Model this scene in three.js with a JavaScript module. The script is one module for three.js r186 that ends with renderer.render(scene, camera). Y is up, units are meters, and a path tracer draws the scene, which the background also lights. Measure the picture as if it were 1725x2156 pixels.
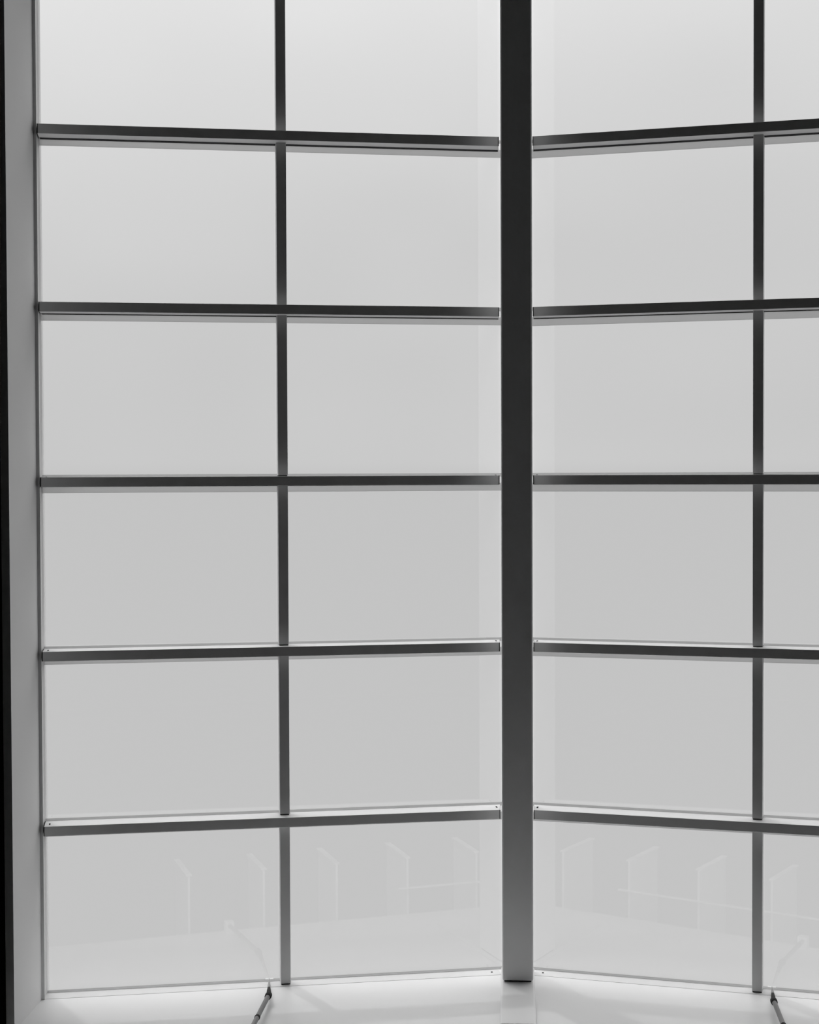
import * as THREE from 'three';
import { RoundedBoxGeometry } from 'three/addons/geometries/RoundedBoxGeometry.js';
import { mergeGeometries } from 'three/addons/utils/BufferGeometryUtils.js';

// ------------------------------------------------------------------ camera, sky, sun, exposure
const scene = new THREE.Scene();
const rad = THREE.MathUtils.degToRad;
const EYE = 3.02;                                   // metres above the white sill
const camera = new THREE.PerspectiveCamera(2 * THREE.MathUtils.radToDeg(Math.atan(1078 / 3420)), 1725 / 2156, 0.1, 500);
camera.rotation.order = 'YXZ';
camera.position.set(0, EYE, 0);
camera.rotation.set(rad(-1.4817), 0, rad(-0.2177));

const renderer = new THREE.WebGLRenderer({ antialias: true });
renderer.toneMapping = THREE.LinearToneMapping;
renderer.toneMappingExposure = 1.0;
renderer.shadowMap.enabled = true;
renderer.shadowMap.type = THREE.PCFSoftShadowMap;

// hazy overcast sky: brighter overhead and round the veiled sun
const SUN = new THREE.Vector3(-0.28, 0.825, -0.491).normalize();
const SKY = { horizon: 0.675, rise: 1.35, zenith: 2.5, below: 0.645, glow: 1.1, spread: 26 };
function hash(x, y, z) { const s = Math.sin(x * 127.1 + y * 311.7 + z * 74.7) * 43758.5453; return s - Math.floor(s); }
function noise3(x, y, z) {
  const X = Math.floor(x), Y = Math.floor(y), Z = Math.floor(z), f = (t) => t * t * (3 - 2 * t);
  const u = f(x - X), v = f(y - Y), w = f(z - Z); let r = 0;
  for (let i = 0; i < 2; i++) for (let j = 0; j < 2; j++) for (let k = 0; k < 2; k++)
    r += hash(X + i, Y + j, Z + k) * (i ? u : 1 - u) * (j ? v : 1 - v) * (k ? w : 1 - w);
  return r;
}
{
  const W = 1024, H = 512, data = new Float32Array(W * H * 4);
  for (let j = 0; j < H; j++) for (let i = 0; i < W; i++) {
    const el = ((j + 0.5) / H - 0.5) * Math.PI, az = ((i + 0.5) / W - 0.5) * 2 * Math.PI;
    const x = Math.cos(el) * Math.cos(az), y = Math.sin(el), z = Math.cos(el) * Math.sin(az);
    let L = SKY.below;
    if (y > 0) {
      const g = THREE.MathUtils.radToDeg(Math.acos(Math.min(1, x * SUN.x + y * SUN.y + z * SUN.z)));
      L = SKY.horizon + SKY.rise * y * y + SKY.zenith * y ** 3 + SKY.glow * Math.exp(-((g / SKY.spread) ** 2));
      L *= 1 + 0.05 * (noise3(x * 6, y * 14, z * 6) - 0.5) + 0.03 * (noise3(x * 17 + 9, y * 30, z * 17) - 0.5);
    }
    data.set([L, L, L, 1], (j * W + i) * 4);
  }
  const t = new THREE.DataTexture(data, W, H, THREE.RGBAFormat, THREE.FloatType);
  t.mapping = THREE.EquirectangularReflectionMapping; t.magFilter = t.minFilter = THREE.LinearFilter; t.needsUpdate = true;
  scene.background = t; scene.environment = t;
}
const sun = new THREE.DirectionalLight(0xffffff, 0.42);
sun.position.copy(SUN).multiplyScalar(20).add(new THREE.Vector3(0, 2, -9));
sun.target.position.set(0, 2, -9);
sun.castShadow = true; sun.shadow.radius = 3; sun.shadow.mapSize.set(4096, 4096);
Object.assign(sun.shadow.camera, { left: -9, right: 9, top: 9, bottom: -9, near: 1, far: 45 });
scene.add(sun, sun.target);

// ------------------------------------------------------------------ materials
function grainTexture(size, seed, lo, hi, sx, sy) {
  const d = new Uint8Array(size * size * 4);
  for (let j = 0; j < size; j++) for (let i = 0; i < size; i++) {
    const n = 0.6 * noise3(i / sx, j / sy, seed) + 0.4 * hash(i, j, seed);
    const v = Math.round(lo + (hi - lo) * n);
    d.set([v, v, v, 255], (j * size + i) * 4);
  }
  const t = new THREE.DataTexture(d, size, size); t.wrapS = t.wrapT = THREE.RepeatWrapping; t.magFilter = THREE.LinearFilter; t.needsUpdate = true;
  return t;
}
const paintGrain = grainTexture(256, 3, 175, 255, 9, 9), plasterGrain = grainTexture(256, 8, 150, 255, 5, 5);
const M = {
  frame: new THREE.MeshStandardMaterial({ name: 'white_powder_coat', color: new THREE.Color().setRGB(0.78, 0.78, 0.78), roughness: 0.6, roughnessMap: paintGrain }),
  post: new THREE.MeshStandardMaterial({ name: 'white_steel_paint', color: new THREE.Color().setRGB(0.92, 0.92, 0.92), roughness: 0.5, roughnessMap: paintGrain, bumpMap: paintGrain, bumpScale: 0.0002 }),
  sill: new THREE.MeshStandardMaterial({ name: 'white_sill', color: new THREE.Color().setRGB(0.9, 0.9, 0.9), roughness: 0.5, roughnessMap: plasterGrain }),
  jamb: new THREE.MeshStandardMaterial({ name: 'white_plaster', color: new THREE.Color().setRGB(0.9, 0.9, 0.9), roughness: 0.8, bumpMap: plasterGrain, bumpScale: 0.0003 }),
  black: new THREE.MeshStandardMaterial({ name: 'black_rubber', color: new THREE.Color().setRGB(0.008, 0.008, 0.008), roughness: 0.85 }),
  room: new THREE.MeshStandardMaterial({ name: 'charcoal_wall', color: new THREE.Color().setRGB(0.035, 0.035, 0.035), roughness: 0.85, bumpMap: plasterGrain, bumpScale: 0.0004 }),
  floor: new THREE.MeshStandardMaterial({ name: 'dark_floor', color: new THREE.Color().setRGB(0.06, 0.06, 0.06), roughness: 0.6, roughnessMap: plasterGrain }),
  dark: new THREE.MeshStandardMaterial({ name: 'black_wall_paint', color: new THREE.Color().setRGB(0.016, 0.016, 0.016), roughness: 0.9 }),
  steel: new THREE.MeshStandardMaterial({ name: 'grey_rod_metal', color: new THREE.Color().setRGB(0.17, 0.17, 0.17), roughness: 0.45 }),
  tip: new THREE.MeshStandardMaterial({ name: 'pale_tip_metal', color: new THREE.Color().setRGB(0.3, 0.3, 0.3), roughness: 0.45 }),
  pad: new THREE.MeshStandardMaterial({ name: 'white_plastic', color: new THREE.Color().setRGB(0.88, 0.88, 0.88), roughness: 0.5 }),
  glass: new THREE.MeshPhysicalMaterial({ name: 'clear_glass', color: new THREE.Color().setRGB(0.97, 0.97, 0.97), roughness: 0.0, transmission: 1, thickness: 0, ior: 1.58 }),
  acrylic: new THREE.MeshPhysicalMaterial({ name: 'milky_acrylic', color: new THREE.Color().setRGB(0.95, 0.95, 0.95), roughness: 1, transmission: 1, thickness: 0, ior: 1.3 }),
  seal: new THREE.MeshPhysicalMaterial({ name: 'translucent_glazing_seal', color: new THREE.Color().setRGB(0.62, 0.62, 0.62), roughness: 1, transmission: 1, thickness: 0, ior: 1.3 }),
};

// ------------------------------------------------------------------ helpers
function mesh(name, geometry, material, parent = scene) {
  const m = new THREE.Mesh(geometry, material);
  m.name = name; m.castShadow = m.receiveShadow = true; parent.add(m);
  return m;
}
function box(x0, x1, y0, y1, z0, z1, r = 0) {
  const w = x1 - x0, h = y1 - y0, d = z1 - z0;
  const g = r ? new RoundedBoxGeometry(w, h, d, 2, r) : new THREE.BoxGeometry(w, h, d);
  return g.translate((x0 + x1) / 2, (y0 + y1) / 2, (z0 + z1) / 2);
}
function group(name, position, turn = 0) {
  const g = new THREE.Group(); g.name = name; g.position.set(...position); g.rotation.y = turn; scene.add(g);
  return g;
}
function tag(o, label, category, kind, grp) {
  Object.assign(o.userData, { label, category }); if (kind) o.userData.kind = kind; if (grp) o.userData.group = grp;
  return o;
}
/** Plan outline [[x, depth], ...] (depth measured away from the camera) raised from y0 to y1. */
function slab(points, y0, y1) {
  const s = new THREE.Shape(points.map(([x, Z]) => new THREE.Vector2(x, Z)));
  const g = new THREE.ExtrudeGeometry(s, { depth: y1 - y0, bevelEnabled: false });
  return g.rotateX(-Math.PI / 2).translate(0, y0, 0);
}

// ------------------------------------------------------------------ plan of the place
const CX = 0.6456, D = 9.771;                     // the glass corner
const AL = rad(9.037), AR = rad(16.348);          // turn of the two glass walls
const onLeft = (t, off = 0) => [CX - t * Math.cos(AL) + off * Math.sin(AL), D - t * Math.sin(AL) - off * Math.cos(AL)];
const onRight = (t, off = 0) => [CX + t * Math.cos(AR) - off * Math.sin(AR), D - t * Math.sin(AR) - off * Math.cos(AR)];
const A3 = AR + (AL + AR), C3 = onRight(2.86);            // the next facet of the glass front, outside the frame
const onThird = (t, off = 0) => [C3[0] + t * Math.cos(A3) - off * Math.sin(A3), C3[1] - t * Math.sin(A3) - off * Math.cos(A3)];
const FLOOR = -0.6, CEIL = 8.96, EDGE = 8.42;
const TL_END = 2.80, TR_END = 2.86;

// room shell (dark hall that the camera stands in)
tag(mesh('floor', box(-5.2, 6.6, FLOOR - 0.2, FLOOR, -10.2, 6.2), M.floor), 'dark floor of the unlit hall below the white sill', 'floor', 'structure');
tag(mesh('ceiling', box(-5.2, 6.6, CEIL, CEIL + 0.25, -10.2, 6.2), M.room), 'dark ceiling of the hall above the glass walls', 'ceiling', 'structure');
tag(mesh('wall_back', box(-5.2, 6.6, FLOOR, CEIL, 6, 6.2), M.room), 'dark wall of the hall behind the camera', 'wall', 'structure');
{
  const a = onLeft(TL_END + 0.06, 0.02), b = onLeft(TL_END + 0.06, -0.25);
  const wl = slab([[-5.2, 8.72], [-2.19, 8.72], [-2.17, 9.2], [a[0] - 0.03, a[1]], [b[0], b[1]], [-5.2, 9.9]], FLOOR, CEIL);
  tag(mesh('wall_left', mergeGeometries([wl.toNonIndexed ? (wl.index ? wl.toNonIndexed() : wl) : wl, box(-5.2, -5, FLOOR, CEIL, -8.72, 6).toNonIndexed()]), M.dark), 'black wall beside the pale window reveal', 'wall', 'structure');
  const c = onThird(2.87, 0.3), d = onThird(2.87, -0.2);
  const wr = slab([[6.6, 6.6], [c[0], 6.6], [c[0], c[1]], [d[0], d[1]], [6.6, 7.6]], FLOOR, CEIL);
  tag(mesh('wall_right', mergeGeometries([wr.index ? wr.toNonIndexed() : wr, box(6.4, 6.6, FLOOR, CEIL, -6.6, 6).toNonIndexed()]), M.room), 'dark wall at the far end of the right glass wall', 'wall', 'structure');
}

// pale reveal at the left end of the glass
{
  const near = [-2.143, 8.69], far = [-2.106, 9.37], w = 0.044;
  const g = slab([[near[0] - w, near[1]], [near[0], near[1]], far, [far[0] - w, far[1]]], FLOOR, CEIL);
  tag(mesh('trim_1', g, M.jamb), 'tall pale plaster reveal panel along the left edge of the glass', 'reveal', 'structure');
}

// white sill the glass stands on
{
  const pts = [onLeft(2.83, 0.13), onLeft(2.83, -0.012), onLeft(0, -0.012), onRight(0, -0.012), onRight(2.86, -0.012), onThird(0.8, 0), [-2.15, EDGE], [-2.15, 8.8]];
  const mid = [CX, D + 0.0123];
  pts.splice(2, 2, mid);
  const ledge = slab(pts, FLOOR, 0);
  const s = mesh('window_sill', ledge, M.sill);
  tag(s, 'broad white sill with soft shadows at the foot of the glass walls', 'sill', 'structure');
}

// ------------------------------------------------------------------ the two glass walls
const ROWS = [1.0026, 1.9983, 2.987, 3.9762, 4.9738, 5.966, 6.956, 7.946, CEIL]; // tops of the transoms above the sill
const TH = 0.0556, DEPTH = 0.16, MD = 0.085, MW = 0.058, BASE = 0.0015;

function glassWall(name, turn, dir, tStart, tMul, tEnd, sealH, label, corner = [CX, D]) {
  const g = group(name, [corner[0], 0, -corner[1]], turn);
  tag(g, label, 'window', 'structure');
  const X = (a, b) => (dir > 0 ? [a, b] : [-b, -a]);
  // bottom rail
  const rail = mesh('bottom_rail', box(...X(tStart - 0.02, tEnd + 0.02), 0, BASE, 0, 0.115, 0.0007), M.frame, g);
  mesh('screw', new THREE.CylinderGeometry(0.006, 0.006, 0.004, 12).translate(dir * (tStart + 0.03), BASE + 0.001, 0.06), M.black, rail);
  // transoms
  const SLANT = Math.tan((AL + AR) / 2);            // ends follow the side of the post
  const bar = (e0, e1, z0, z1, y0, y1, b) => {
    const st = (z) => tStart + e0 - (DEPTH - z) * SLANT;
    const sh = new THREE.Shape([[st(z0 + b) + b, z0 + b], [st(z1 - b) + b, z1 - b], [tEnd + e1 - b, z1 - b], [tEnd + e1 - b, z0 + b]].map(([x, z]) => new THREE.Vector2(dir * x, -z)));
    return new THREE.ExtrudeGeometry(sh, { depth: y1 - y0 - 2 * b, bevelEnabled: b > 0, bevelSize: b, bevelThickness: b, bevelSegments: 2 }).rotateX(-Math.PI / 2).translate(0, y0 + b, 0);
  };
  const tGeo = bar(0, 0, 0.001, DEPTH, -TH, 0, 0.002);
  const gasketGeo = bar(0.004, -0.004, 0.001, 0.048, -TH - 0.002, -TH + 0.002, 0);
  const capA = box(...X(-0.003, 0.0015), -TH + 0.001, -0.001, -0.15, 0.001).rotateY(-dir * Math.atan(SLANT)).translate(dir * tStart, 0, DEPTH), capB = box(...X(tEnd - 0.0015, tEnd + 0.003), -TH + 0.001, -0.001, 0.004, DEPTH + 0.001);
  const pinGeo = new THREE.CylinderGeometry(0.0045, 0.0045, 0.004, 12).scale(1, 1, 4);
  for (let k = 0; k < ROWS.length - 1; k++) {
    const t = mesh('transom', tGeo, M.frame, g); t.position.y = ROWS[k];
    mesh('gasket', gasketGeo, M.black, t);
    mesh('end_cap', capA, M.black, t); mesh('end_cap', capB, M.black, t);
    for (const [px, pz] of [[tStart + 0.004, 0.085], [tEnd - 0.028, 0.1]]) mesh('pin', pinGeo, M.black, t).position.set(dir * px, 0.001, pz);
  }
  // mullions between the transoms, panes and their seals
  let y0 = BASE;
  for (let k = 0; k < ROWS.length; k++) {
    const top = k === ROWS.length - 1 ? CEIL : ROWS[k] - TH;
    const mGeo = box(...X(tMul - MW / 2, tMul + MW / 2), y0 + 0.005, top, 0.001, MD, 0.003);
    const m = mesh('mullion', mGeo, M.frame, g);
    mesh('foot_seal', box(...X(tMul - MW / 2 + 0.003, tMul + MW / 2 - 0.003), y0, y0 + 0.006, 0.006, MD - 0.003), M.black, m);
    const lo = k === 0 ? 0.002 : ROWS[k - 1] - TH / 2 + 0.004, hi = k === ROWS.length - 1 ? CEIL - 0.002 : ROWS[k] - TH / 2 - 0.004;
    for (const [a, b] of [[0.02, tMul - 0.004], [tMul + 0.004, tEnd + (name === 'window_2' ? 0.01 : 0.04)]]) {
      const p = mesh('glass_pane', box(...X(a, b), lo, hi, -0.012, 0), M.glass, g);
      const s0 = a < 0.1 ? tStart - 0.06 : a + 0.02, s1 = a < 0.1 ? b - 0.02 : tEnd;
      mesh('seal_strip', box(...X(s0, s1), top - sealH, top + 0.01, 0.0005, 0.003), M.seal, p);
      mesh('seal_strip', box(...X(s0, s1), y0 - 0.008, y0 + 0.013, 0.0005, 0.003), M.seal, p);
    }
    y0 = k < ROWS.length - 1 ? ROWS[k] : y0;
  }
  // slim end profile against the wall
  mesh('end_mullion', box(...X(tEnd + 0.008, tEnd + 0.032), 0, CEIL - 0.002, 0.001, 0.12, 0.002), M.frame, g);
  return g;
}
glassWall('window_1', AL, -1, 0.143, 1.4135, 2.788, 0.037, 'left glass wall of twelve large panes between post and pale reveal');
glassWall('window_2', -AR, 1, 0.138, 1.4293, 2.83, 0.043, 'right glass wall cut off by the picture edge, right of the thick post');
glassWall('window_3', -A3, 1, 0.138, 1.4293, 2.83, 0.043, 'next glass wall beyond the right picture edge', C3);

// ------------------------------------------------------------------ thick posts in the corners
function cornerPost(name, corner, turn, label) {
  const p = group(name, [corner[0], 0, -corner[1]], turn);
  tag(p, label, 'post');
  const PW = 0.182;
  mesh('shaft', box(-PW / 2, PW / 2, 0.034, CEIL - 0.002, 0.05, 0.36, 0.012), M.post, p);
  mesh('back_web', box(-0.015, 0.015, 0.034, CEIL - 0.002, 0.004, 0.06), M.frame, p);
  mesh('foot', box(-PW / 2 + 0.012, PW / 2 - 0.012, 0.02, 0.036, 0.06, 0.346), M.black, p);
  mesh('plinth', box(-0.099, 0.099, 0.0005, 0.026, 0.05, 1.07, 0.012), M.sill, p);
}
cornerPost('corner_post', [CX, D], (AL - AR) / 2, 'thick dark upright post in the corner where both glass walls meet');
cornerPost('corner_post_001', C3, -(AR + A3) / 2, 'thick post at the next corner beyond the right picture edge');

// ------------------------------------------------------------------ tie rods lying over the sill
function tube(points, r, seg = 14) {
  const c = new THREE.CatmullRomCurve3(points.map((q) => new THREE.Vector3(...q)), false, 'centripetal');
  return new THREE.TubeGeometry(c, 24, r, seg, false);
}
function along(geometry, from, to) {               // geometry built along +y from the origin
  const a = new THREE.Vector3(...from), b = new THREE.Vector3(...to);
  const q = new THREE.Quaternion().setFromUnitVectors(new THREE.Vector3(0, 1, 0), b.clone().sub(a).normalize());
  return geometry.applyQuaternion(q).translate(a.x, a.y, a.z);
}
function lathe(profile, seg = 20) { return new THREE.LatheGeometry(profile.map(([r, y]) => new THREE.Vector2(r, y)), seg); }
function tieRod(name, tip, joint, end, padTurn, couplingAt, label) {
  const base = [end[0], 0, -end[1]];
  const g = group(name, base);
  tag(g, label, 'rod', undefined, 'tie rods at the sill');
  const L = (q, h) => [q[0] - base[0], h, -q[1] - base[2]];
  const h = 0.05, T = L(tip, 0.018), J = L(joint, h), E = L(end, h);
  const jv = new THREE.Vector3(...J), dir = new THREE.Vector3(...E).sub(jv), len = dir.length(); dir.normalize();
  const at = (d) => jv.clone().addScaledVector(dir, d).toArray();
  mesh('tube', along(lathe([[0, 0], [0.0132, 0], [0.0132, len], [0, len]]), J, E), M.steel, g);
  mesh('coupling', along(lathe([[0.0132, 0], [0.0158, 0.003], [0.0158, 0.02], [0.0132, 0.023]]), at(couplingAt), E), M.black, g);
  const tv = new THREE.Vector3(...T), back = tv.clone().sub(jv), bl = back.length(); back.normalize();
  const NECK = 0.16;
  const collar = mesh('collar', along(lathe([[0, -0.018], [0.011, -0.018], [0.0185, -0.004], [0.0195, 0.012], [0.0185, 0.036], [0.0132, 0.04]]), J, E), M.black, g);
  mesh('neck', along(lathe([[0, 0], [0.0135, 0], [0.0125, NECK * 0.5], [0.009, NECK], [0, NECK]]), J, T), M.black, collar);
  mesh('tip', along(lathe([[0, 0], [0.009, 0], [0.0085, (bl - NECK) * 0.2], [0.0035, (bl - NECK) * 0.7], [0.002, bl - NECK - 0.004], [0, bl - NECK - 0.004]]), jv.clone().addScaledVector(back, NECK).toArray(), T), M.tip, g);
  const pad = mesh('pad', box(-0.024, 0.024, -0.004, 0.004, 0, 0.004, 0.0015), M.acrylic, g);
  pad.position.set(...T); pad.rotation.y = padTurn;
  mesh('anchor_block', box(-0.03, 0.03, 0, 0.075, -0.025, 0.03, 0.004), M.pad, g);
}
tieRod('tie_rod', onLeft(1.505, 0.0045), [-0.808, 9.13], [-0.86, 8.47], AL, 0.37, 'grey jointed rod on the sill left of the thick post');
tieRod('tie_rod_001', onRight(1.508, 0.0045), [2.024, 9.0], [1.975, 8.47], -AR, 0.4, 'grey jointed rod on the sill at the right picture edge');

// ------------------------------------------------------------------ low balustrade in front of the sill, mirrored faintly in the lowest panes
{
  const b = group('balustrade', [0.8, FLOOR, -7.72]);
  tag(b, 'low white finned balustrade mirrored faintly in the lowest panes', 'balustrade');
  const fin = box(-0.008, 0.008, 0, 0.862, -0.235, 0.235), cap = box(-0.022, 0.022, 0.86, 0.872, -0.24, 0.24, 0.004);
  for (let k = 0; k < 7; k++) { const f = mesh('fin', fin, M.post, b); f.position.x = -1.83 + 0.522 * k; mesh('cap', cap, M.post, f); }
  mesh('rail', box(-0.34, 2.2, 0.648, 0.658, -0.262, -0.24, 0.004), M.post, b);
  mesh('base_rail', box(-1.9, 1.4, 0, 0.05, -0.05, 0.05, 0.004), M.floor, b);
}

renderer.render(scene, camera);
